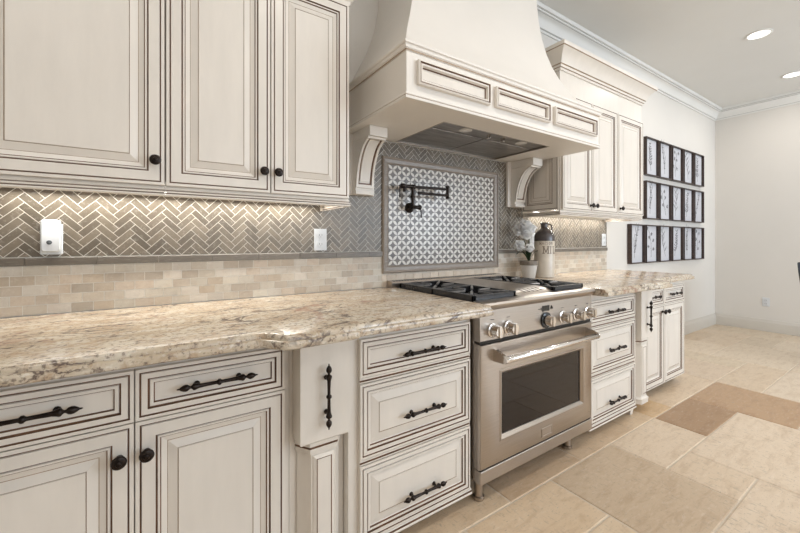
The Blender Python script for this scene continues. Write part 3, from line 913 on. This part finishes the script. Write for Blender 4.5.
for x in (1.432, 1.905):
    MB().lathe([(.036, -.0002), (.036, .004), (.030, .006), (.0002, .006)], (x, -.410, HZ0 + .0098), (0, 0, -1), 24).build('lamp', 'lampglass', ins, smooth=40)
for x in (1.612, 1.730):
    MB().lathe([(.014, -.0002), (.013, .022), (.0002, .024)], (x, -.415, HZ0 + .0098), (0, 0, -1), 16).build('knob', 'chrome', ins, smooth=40)

def corbel(cx, label):
    r = thing('corbel', label, 'corbel', (cx, -.01, 1.45), 'corbels under the range hood')
    w = .054
    MB().box(cx - .090, cx + .086, -.030, -.0088, 1.452, HZ0 - .0008).build('back_plate', 'hood', r, bevel=.002)
    MB().box(cx - w, cx + w, -.228, -.0302, 1.742, HZ0 - .0008).build('cap_block', 'hood', r, bevel=.002)
    arm = MB()
    outer, inner = [], []
    n = 48
    for k in range(n + 1):
        t = k / n
        # front face sweeps down from under the cap in a quarter curve towards the wall
        a = t * PI / 2
        outer.append((-.066 - .156 * (1 - math.sin(a)), 1.472 + .2695 * math.cos(a) ** 1.0))
    poly = [(-.0302, 1.7415)] + outer + [(-.0302, 1.472)]
    arm.prism(poly, lambda a, b, d: (cx + d, a, b), -w, w)
    body = arm.build('arm', 'hood', r, smooth=25)
    MB().box(cx - w - .002, cx + w + .002, -.074, -.0302, 1.452, 1.4715).build('foot_block', 'hood', r, bevel=.002)
    # glazed recessed panel following the curve
    pn = MB()
    def strip(x0, x1, d0, d1, mt, k0=1, k1=n - 1):
        lo = []
        for k in range(k0, k1 + 1):
            y, z = outer[k]
            y2, z2 = outer[min(k + 1, n)]; y1, z1 = outer[k - 1]
            ty, tz = y2 - y1, z2 - z1
            L = math.hypot(ty, tz)
            ny, nz = (tz / L, -ty / L)
            if ny > 0: ny, nz = -ny, -nz
            lo.append([(cx + x0, y + ny * d0, z + nz * d0), (cx + x1, y + ny * d0, z + nz * d0), (cx + x1, y + ny * d1, z + nz * d1), (cx + x0, y + ny * d1, z + nz * d1)])
        pn.loft(lo, mt)
    strip(-w, -w + .012, -.001, .010, 0, 2, n - 2)
    strip(w - .012, w, -.001, .010, 0, 2, n - 2)
    strip(-w + .012, -w + .021, -.001, .0025, 1, 4, n - 4)
    strip(w - .021, w - .012, -.001, .0025, 1, 4, n - 4)
    strip(-w + .024, w - .024, -.001, .006, 0, 7, n - 6)
    strip(-w + .012, w - .012, -.001, .010, 0, 2, 4)
    strip(-w + .012, w - .012, -.001, .010, 0, n - 4, n - 2)
    strip(-w + .018, w - .018, -.001, .0022, 1, 4, 6)
    strip(-w + .018, w - .018, -.001, .0022, 1, n - 5, n - 4)
    pn.build('face_panel', PGS, body, smooth=25)
    return r
corbel(.985, 'curved cream corbel under the left end of the hood, beside the two-door cabinet')
corbel(2.325, 'curved cream corbel under the right end of the hood, above the white flowers')

# ------------------------------------------------------------------ pot filler
pf = thing('pot_filler', 'dark bronze folding pot filler tap on the mosaic panel', 'tap', (1.335, -.0085, 1.40))
PY = -.070
MB().lathe([(.032, 0), (.032, .004), (.024, .010), (.014, .014), (.013, .050)], (1.335, -.0080, 1.40), (0, -1, 0), 22).build('wall_flange', 'bronze', pf, smooth=40)
MB().lathe([(.0002, 0), (.013, .001), (.015, .006), (.012, .012), (.012, .060), (.016, .064), (.016, .074), (.0002, .078)], (1.302, PY, 1.40), (1, 0, 0), 16).build('valve_body', 'bronze', pf, smooth=40)
MB().tube([(1.374, PY, 1.404), (1.378, PY - .004, 1.38), (1.380, PY - .006, 1.336)], [.0045, .0038, .005], 10).build('lever', 'bronze', pf, smooth=50)
MB().tube([(1.318, PY, 1.41), (1.318, PY, 1.515)], .0105, 14).lathe([(.016, 0), (.016, .012)], (1.318, PY, 1.455), (0, 0, 1), 16).build('riser', 'bronze', pf, smooth=50)
MB().lathe([(.0002, 0), (.011, .001), (.015, .008), (.015, .028), (.011, .032), (.011, .085), (.015, .088), (.015, .105), (.0002, .106)], (1.228, PY, 1.524), (1, 0, 0), 16).tube([(1.258, PY, 1.524), (1.258, PY, 1.488)], .011, 12).build('upper_joint', 'bronze', pf, smooth=40)
MB().tube([(1.222, PY - .004, 1.527), (1.220, PY - .006, 1.49), (1.219, PY - .006, 1.452)], [.005, .0038, .0048], 10).build('lever', 'bronze', pf, smooth=50)
MB().tube([(1.332, PY, 1.524), (1.585, PY - .012, 1.528)], .0085, 12).build('upper_arm', 'bronze', pf, smooth=50)
MB().tube([(1.345, PY - .030, 1.484), (1.585, PY - .018, 1.486)], .0085, 12).lathe([(.0002, 0), (.0105, .001), (.0105, .014), (.0002, .015)], (1.338, PY - .030, 1.484), (1, 0, 0), 12).build('lower_arm', 'bronze', pf, smooth=50)
MB().lathe([(.0002, 0), (.012, .001), (.014, .010), (.010, .014), (.010, .068), (.014, .072), (.013, .084), (.0002, .086)], (1.585, PY - .015, 1.464), (0, 0, 1), 16).build('elbow_joint', 'bronze', pf, smooth=40)

# ------------------------------------------------------------------ sockets and the plug-in
def outlet(name, label, x, z, y=-.0088):
    r = thing(name, label, 'socket', (x, y, z))
    MB().box(x - .036, x + .036, y - .005, y - .0003, z - .058, z + .058).build('cover_plate', 'white', r, bevel=.003)
    for dz in (-.024, .024):
        s_ = MB().lathe([(.0175, 0), (.0175, .0022)], (x, y - .0052, z + dz), (0, -1, 0), 20)
        so = s_.build('receptacle', 'white', r)
        MB().box(x - .008, x - .0055, y - .0080, y - .0073, z + dz - .003, z + dz + .006).box(x + .0055, x + .008, y - .0080, y - .0073, z + dz - .003, z + dz + .006).lathe([(.0022, 0), (.0022, .0006)], (x, y - .0074, z + dz - .009), (0, -1, 0), 8).build('slot', 'slot', so)
    return r
outlet('outlet', 'white double socket on the herringbone left of the range hood', .748, 1.199)
outlet('outlet', 'white double socket on the backsplash behind the potted white flowers', 2.555, 1.200)
outlet('outlet', 'white double socket on the backsplash near its right end, by the framed prints', 3.66, 1.205)
# on the far right wall (facing -x)
r = thing('outlet', 'white double socket low on the far right wall', 'socket', (XR - .0005, -.534, .388))
MB().box(XR - .0055, XR - .0008, -.570, -.498, .330, .446).build('cover_plate', 'white', r, bevel=.002)
for dz in (-.024, .024):
    so = MB().lathe([(.0175, 0), (.0175, .0022)], (XR - .0057, -.534, .388 + dz), (-1, 0, 0), 20).build('receptacle', 'white', r)
    MB().box(XR - .0090, XR - .0080, -.543, -.539, .385 + dz, .394 + dz).box(XR - .0090, XR - .0080, -.529, -.525, .385 + dz, .394 + dz).build('slot', 'slot', so)
# plug-in
r = thing('plug_in_night_light', 'white plug-in night light with dark sensor on the left herringbone tiles', 'night light', (-.318, -.0088, 1.142))
MB().box(-.350, -.286, -.0145, -.0091, 1.1405, 1.256).build('cover_plate', 'white', r, bevel=.003)
def rrect(x0, x1, z0, z1, rad, y):
    pts = []
    for cx, cz, a0 in ((x1 - rad, z0 + rad, -90), (x1 - rad, z1 - rad, 0), (x0 + rad, z1 - rad, 90), (x0 + rad, z0 + rad, 180)):
        for k in range(5):
            a = math.radians(a0 + k * 22.5)
            pts.append((cx + rad * math.cos(a), y, cz + rad * math.sin(a)))
    return pts
MB().loft([rrect(-.346, -.291, 1.150, 1.271, .010, -.0148), rrect(-.346, -.291, 1.150, 1.271, .010, -.030), rrect(-.342, -.295, 1.154, 1.266, .009, -.035)]).build('housing', 'white', r, smooth=40)
MB().lathe([(.0080, 0), (.0080, .0025), (.0065, .0025), (.0002, .0035)], (-.321, -.0352, 1.186), (0, -1, 0), 16).build('sensor', 'sensor', r)

# ------------------------------------------------------------------ flower pot and jug on the right counter
CT = .9155
fx, fy = 2.345, -.135
fp = thing('potted_flower', 'white flowers in a small white pot with taupe rim on the right counter', 'potted plant', (fx, fy, CT))
MB().lathe([(.042, 0), (.045, .003), (.061, .098), (.057, .099), (.055, .09), (.0002, .088)], (fx, fy, CT), (0, 0, 1), 28).build('pot', 'pot', fp, smooth=40)
MB().lathe([(.0615, .097), (.0665, .098), (.0675, .128), (.0655, .131), (.061, .131), (.059, .112), (.0002, .112)], (fx, fy, CT), (0, 0, 1), 28).build('pot_rim', 'potrim', fp, smooth=40)
MB().lathe([(.0585, .1125), (.040, .124), (.0002, .128)], (fx, fy, CT), (0, 0, 1), 20).build('moss', 'soil', fp)
ex = Vector((.831, -.556, 0))      # direction across the counter used to spread the blooms
ey = Vector((.556, .831, 0))
def at(a, b, z): return Vector((fx, fy, CT + z)) + ex * a + ey * b
for a, b, z in ((-.064, 0, .352), (-.074, -.01, .240), (-.006, -.03, .222), (-.004, .01, .365)):
    MB().tube([at(0, 0, .115), at(a * .3, b * .3, .115 + (z - .115) * .55), at(a, b, z)], [.0035, .003, .002], 8).build('stem', 'stem', fp, smooth=50)
def leaf(a, b, zt, wd, bend):
    mb = MB()
    base, tip = at(0, 0, .118), at(a, b, zt)
    side = (tip - base).cross(Vector((0, 0, 1)))
    side = side.normalized() if side.length > 1e-4 else ex
    L = []
    for k in range(9):
        t = k / 8
        p = base.lerp(tip, t) + Vector((0, 0, bend * math.sin(PI * t)))
        w = wd * math.sin(PI * (t * .93 + .05)) + .001
        L.append([p - side * w + Vector((0, 0, .004)), p + Vector((0, 0, -.002)), p + side * w + Vector((0, 0, .004)), p + Vector((0, 0, .0))])
    mb.loft(L)
    return mb.build('leaf', 'leaf', fp, smooth=60)
leaf(-.100, -.02, .178, .013, .045)
leaf(.060, -.02, .205, .016, .02)
leaf(-.030, -.04, .235, .015, .02)
leaf(.035, -.03, .225, .014, .03)
leaf(.010, .03, .22, .014, .02)
def bloom(c, s, face):
    """a ruffled white bloom of five rounded petals round a small heart"""
    mb = MB()
    f = Vector(face).normalized()
    u = f.orthogonal().normalized(); w = f.cross(u)
    n0 = random.random() * 6
    for layer, (cnt, rr, cup) in enumerate(((5, 1.0, .15), (4, .72, .45), (3, .45, .75))):
        for k in range(cnt):
            a = n0 + layer * .6 + 2 * PI * k / cnt
            d = u * math.cos(a) + w * math.sin(a)
            t_ = f.cross(d)
            rows = []
            for i in range(6):
                q = i / 5
                row = []
                for j in range(7):
                    v = (j / 6 - .5) * 2
                    wdt = s * rr * .62 * math.sin(PI * (.12 + .80 * q)) ** .8
                    p = Vector(c) + d * (s * rr * (q * (1 - .10 * v * v))) + t_ * (v * wdt) + f * (s * (cup * q * q + .10 * math.sin(5 * v + k) * q - .10 * v * v + .05 * layer))
                    row.append(p)
                rows.append(row)
            top = [[p + f * .0008 for p in rw] for rw in rows]
            n_ = len(mb.v)
            for rw in rows: mb.v += [tuple(p) for p in rw]
            for i in range(5):
                for j in range(6):
                    q0 = n_ + i * 7 + j
                    mb.f.append([q0, q0 + 1, q0 + 8, q0 + 7]); mb.m.append(0); mb.c.append(None)
    o = mb.build('flower', 'flower', fp, smooth=80, recalc=False)
    sd = o.modifiers.new('thickness', 'SOLIDIFY'); sd.thickness = .0012
    return o
fm_ = M['flower'].node_tree.nodes['Principled BSDF']
fm_.inputs['Subsurface Weight'].default_value = 0.7
fm_.inputs['Subsurface Radius'].default_value = (.02, .02, .018)
fm_.inputs['Subsurface Scale'].default_value = 1.0
camdir = Vector((-.74, -.56, -.05))
bloom(at(-.066, -.01, .362), .062, camdir + Vector((0, 0, .5)))
bloom(at(.000, 0, .372), .058, camdir + Vector((.3, -.1, .4)))
bloom(at(-.040, -.02, .400), .050, camdir + Vector((0, 0, .9)))
bloom(at(-.030, -.03, .330), .046, camdir + Vector((0, 0, -.2)))
bloom(at(-.078, -.02, .245), .044, camdir + Vector((-.2, .1, .2)))
bloom(at(-.006, -.035, .228), .036, camdir + Vector((.2, 0, .1)))
bloom(at(-.050, .012, .222), .030, camdir + Vector((.2, .2, .5)))

jx, jy = 2.512, -.150
jg = thing('stoneware_jug', 'tall cream stoneware jug with dark brown shoulder and MILK lettering', 'jug', (jx, jy, CT))
JR = .074
MB().lathe([(.070, 0), (JR, .004), (JR, .282), (.0735, .283)], (jx, jy, CT), (0, 0, 1), 40).build('body', 'jugcream', jg, smooth=40)
MB().lathe([(JR + .0006, .278), (JR + .0006, .305), (.072, .322), (.065, .340), (.052, .356), (.036, .367), (.026, .376), (.0245, .386), (.0245, .404), (.029, .408), (.030, .417), (.026, .420), (.020, .419), (.018, .39), (.0002, .385)],
           (jx, jy, CT), (0, 0, 1), 40).build('shoulder', 'jugbrown', jg, smooth=40)
hr = Vector((.90, -.42, 0)).normalized()
def jp(r_, z): return Vector((jx, jy, CT + z)) + hr * r_
MB().tube([jp(.026, .404), jp(.046, .407), jp(.060, .398), (jp(.065, .380)), jp(.062, .362), jp(.054, .349)], [.005, .0055, .0055, .005, .0055, .006], 10).build('handle', 'jugbrown', jg, smooth=60)
# lettering wraps round the jug: strokes in (arc length, height)
def letters(word, s0, z0, h, wl, gap, th):
    mb = MB()
    STR = {'M': [((0, 0), (0, 1)), ((0, 1), (.5, .15)), ((.5, .15), (1, 1)), ((1, 1), (1, 0))], 'I': [((.5, 0), (.5, 1))], 'L': [((.15, 1), (.15, 0)), ((.15, 0), (.9, 0))],
           'K': [((.1, 0), (.1, 1)), ((.1, .45), (.9, 1)), ((.3, .6), (.95, 0))], 'A': [((0, 0), (.5, 1)), ((.5, 1), (1, 0)), ((.2, .35), (.8, .35))], 'S': [((.9, .85), (.5, 1)), ((.5, 1), (.1, .75)), ((.1, .75), (.9, .28)), ((.9, .28), (.5, 0)), ((.5, 0), (.1, .15))],
           'O': [((.5, 0), (0, .5)), ((0, .5), (.5, 1)), ((.5, 1), (1, .5)), ((1, .5), (.5, 0))], 'N': [((0, 0), (0, 1)), ((0, 1), (1, 0)), ((1, 0), (1, 1))]}
    SER = {'M': [0, 1], 'I': [.5], 'L': [.15], 'K': [.1]}
    s = s0
    for chh in word:
        wc = wl * (.55 if chh == 'I' else 1)
        segs = list(STR[chh])
        for sx in SER.get(chh, []):
            for zz in ((0, 1) if chh != 'L' else (1,)):
                segs.append(((sx - .2, zz), (sx + .2, zz)))
        for (a, b), (c_, d_) in segs:
            A = Vector((s + a * wc, z0 + b * h)); B = Vector((s + c_ * wc, z0 + d_ * h))
            t = (B - A).normalized(); n = Vector((-t.y, t.x)) * th / 2
            A2, B2 = A - t * th * .3, B + t * th * .3
            lo = []
            for p0, p1 in ((A2 - n, A2 + n), (A2.lerp(B2, .5) - n, A2.lerp(B2, .5) + n), (B2 - n, B2 + n)):
                row = []
                for p in (p0, p1):
                    an = math.atan2(-.742, -.67) + p.x / JR
                    for rr in (JR + .0003, JR + .0010):
                        row.append((jx + rr * math.cos(an), jy + rr * math.sin(an), CT + p.y))
                lo.append([row[0], row[1], row[3], row[2]])
            mb.loft(lo)
        s += wc + gap
    return mb
letters('MILK', -.022, .185, .050, .034, .011, .0065).build('large_lettering', 'juginked', jg)
letters('MAISON', -.050, .250, .022, .012, .006, .0026).build('small_lettering', 'juginked', jg)

# ------------------------------------------------------------------ framed botanical prints on the back wall
FW, FH = .314, .420
def print_frame(x0, z0, seed, label):
    rn = random.Random(seed)
    r = thing('framed_print', label, 'framed print', (x0 + FW / 2, -.0006, z0), 'framed botanical prints on the back wall')
    fb = .011
    def rr(i, y): return [(x0 + i, y, z0 + i), (x0 + FW - i, y, z0 + i), (x0 + FW - i, y, z0 + FH - i), (x0 + i, y, z0 + FH - i)]
    MB().loft([rr(0, -.001), rr(0, -.043), rr(.002, -.045), rr(fb - .003, -.045), rr(fb, -.042), rr(fb, -.016)], cap1=False).build('frame', 'framedark', r)
    MB().box(x0 + fb + .0005, x0 + FW - fb - .0005, -.0155, -.012, z0 + fb + .0005, z0 + FH - fb - .0005).build('print', 'print', r)
    sp = MB()
    def stroke(pts, w0, w1):
        n = len(pts)
        L, R_ = [], []
        for k, (a, b) in enumerate(pts):
            a0, b0 = pts[max(0, k - 1)]; a1, b1 = pts[min(n - 1, k + 1)]
            l = math.hypot(a1 - a0, b1 - b0) or 1
            nx, nz = -(b1 - b0) / l, (a1 - a0) / l
            w = w0 + (w1 - w0) * k / (n - 1)
            L.append((a + nx * w, b + nz * w)); R_.append((a - nx * w, b - nz * w))
        for k in range(n - 1):
            q = [L[k], L[k + 1], R_[k + 1], R_[k]]
            sp.loft([[(a, -.0156, b) for a, b in q], [(a, -.0162, b) for a, b in q]], 0, cap0=False)
    def blade(a, b, ang, ln_, wd):
        pts = []
        for sgn in (1, -1):
            for k in range(5):
                t = k / 4 if sgn == 1 else 1 - k / 4
                if sgn == -1 and k in (0, 4): continue
                w = wd * math.sin(PI * t) * sgn
                pts.append((a + math.cos(ang) * ln_ * t - math.sin(ang) * w, b + math.sin(ang) * ln_ * t + math.cos(ang) * w))
        sp.loft([[(p, -.0156, q) for p, q in pts], [(p, -.0162, q) for p, q in pts]], 0, cap0=False)
    cx = x0 + FW / 2
    lean = rn.uniform(-.05, .05)
    zb, zt = z0 + .06, z0 + FH - .065
    main = [(cx - lean + 2 * lean * t + .015 * math.sin(4 * t + seed), zb + (zt - zb) * t) for t in [k / 10 for k in range(11)]]
    stroke(main, .0036, .0018)
    style = seed % 4
    for k in range(2, 11):
        a, b = main[k]
        for sg_ in (-1, 1):
            if style == 0:
                blade(a, b, PI / 2 - sg_ * rn.uniform(.7, 1.1), rn.uniform(.045, .075) * (1.15 - k * .05), rn.uniform(.006, .010))
            elif style == 1 and (k + (sg_ > 0)) % 2:
                blade(a, b, PI / 2 - sg_ * rn.uniform(.4, .9), rn.uniform(.06, .10), rn.uniform(.005, .009))
            elif style == 2 and (k + (sg_ > 0)) % 3 == 0:
                e = (a + sg_ * rn.uniform(.03, .07), b + rn.uniform(.02, .06))
                stroke([(a, b), ((a + e[0]) / 2, (b + e[1]) / 2 + .008), e], .0012, .0008)
                for q in range(6):
                    blade(e[0], e[1], q * PI / 3 + rn.random(), rn.uniform(.018, .030), .008)
            elif style == 3 and k % 2 == 0:
                blade(a, b, PI / 2 - sg_ * rn.uniform(.2, .5), rn.uniform(.08, .12), rn.uniform(.003, .006))
                blade(a, b, PI / 2 - sg_ * rn.uniform(.8, 1.2), rn.uniform(.02, .04), .006)
    sp.build('botanical_drawing', 'ink', r)
    return r
ORD = ['first', 'second', 'third', 'fourth', 'fifth', 'sixth']
for row, (z0, n0, nm) in enumerate(((1.925, 1, 'top'), (1.440, 1, 'middle'), (.953, 0, 'bottom'))):
    for k in range(n0, 6):
        cnt = k - n0
        if cnt == 0: pos = 'leftmost'
        elif k == 5: pos = 'rightmost'
        else: pos = ORD[cnt] + ' from the left'
        print_frame(4.150 + .344 * k, z0, row * 7 + k * 3 + 1, 'dark-framed botanical print, %s in the %s row on the back wall' % (pos, nm))

# ------------------------------------------------------------------ ceiling lights
cl = None
LBL = ['round lit recessed ceiling light nearer the range hood', 'round lit recessed ceiling light at the right edge, nearer the far wall']
for i, (x, y) in enumerate(CANS):
    if cl is None:
        cl = thing('ceiling_light', LBL[0], 'ceiling light', (x, y, ZC), 'recessed ceiling lights')
        MB().lathe([(.094, .0005), (.094, .004), (.088, .0075), (.078, .0075), (.074, .0025), (.074, .0005)], (x, y, ZC), (0, 0, -1), 32).build('trim_ring', 'trimpaint', cl, smooth=40)
        MB().lathe([(.073, .0006), (.073, .0030), (.0002, .0032)], (x, y, ZC), (0, 0, -1), 32).build('lens', 'lampglow', cl)
        o = cl
    else:
        o = copy_tree(cl, (x, y, ZC))
        o['label'] = LBL[1] if i == 1 else 'round recessed ceiling light outside the frame of the photo'
    d = bpy.data.lights.new('ceiling_light_glow', 'AREA')
    d.shape, d.size, d.energy, d.color = 'DISK', .14, CAN_POWER, CAN_COLOR
    l = bpy.data.objects.new('ceiling_light_glow', d)
    l.location = (x, y, ZC - .012)
    COL.objects.link(l)

# ------------------------------------------------------------------ chair at the right edge
cx, cy = 5.50, -1.33
ch = thing('dining_chair', 'slate grey upholstered chair back peeking in at the right edge', 'chair', (cx, cy, 0))
bk = MB()
rows = []
for k in range(11):
    t = k / 10
    z = .47 + .515 * t
    y = -1.053 - (.985 - z) * .10
    hw = .235 + .015 * t - (.018 if k == 10 else .004 if k == 9 else 0)
    rows.append([(cx + q * hw, y + .012 * (q * q - 1), z) for q in (-1, -.5, 0, .5, 1)] + [(cx + q * hw, y - .055 + .012 * (q * q - 1), z) for q in (1, .5, 0, -.5, -1)])
bk.loft(rows)
bk.build('backrest', 'chairfabric', ch, smooth=50, bevel=.01)
MB().box(cx - .235, cx + .235, cy - .25, -1.168, .39, .468).build('seat', 'chairfabric', ch, bevel=.02)
for px, py, sy in ((-.20, -1.19, .02), (.20, -1.19, .02), (-.20, cy - .21, -.01), (.20, cy - .21, -.01)):
    MB().tube([(cx + px, py, .3895), (cx + px, py + sy, .0008)], [.020, .013], 10).build('leg', 'chairwood', ch, smooth=50)
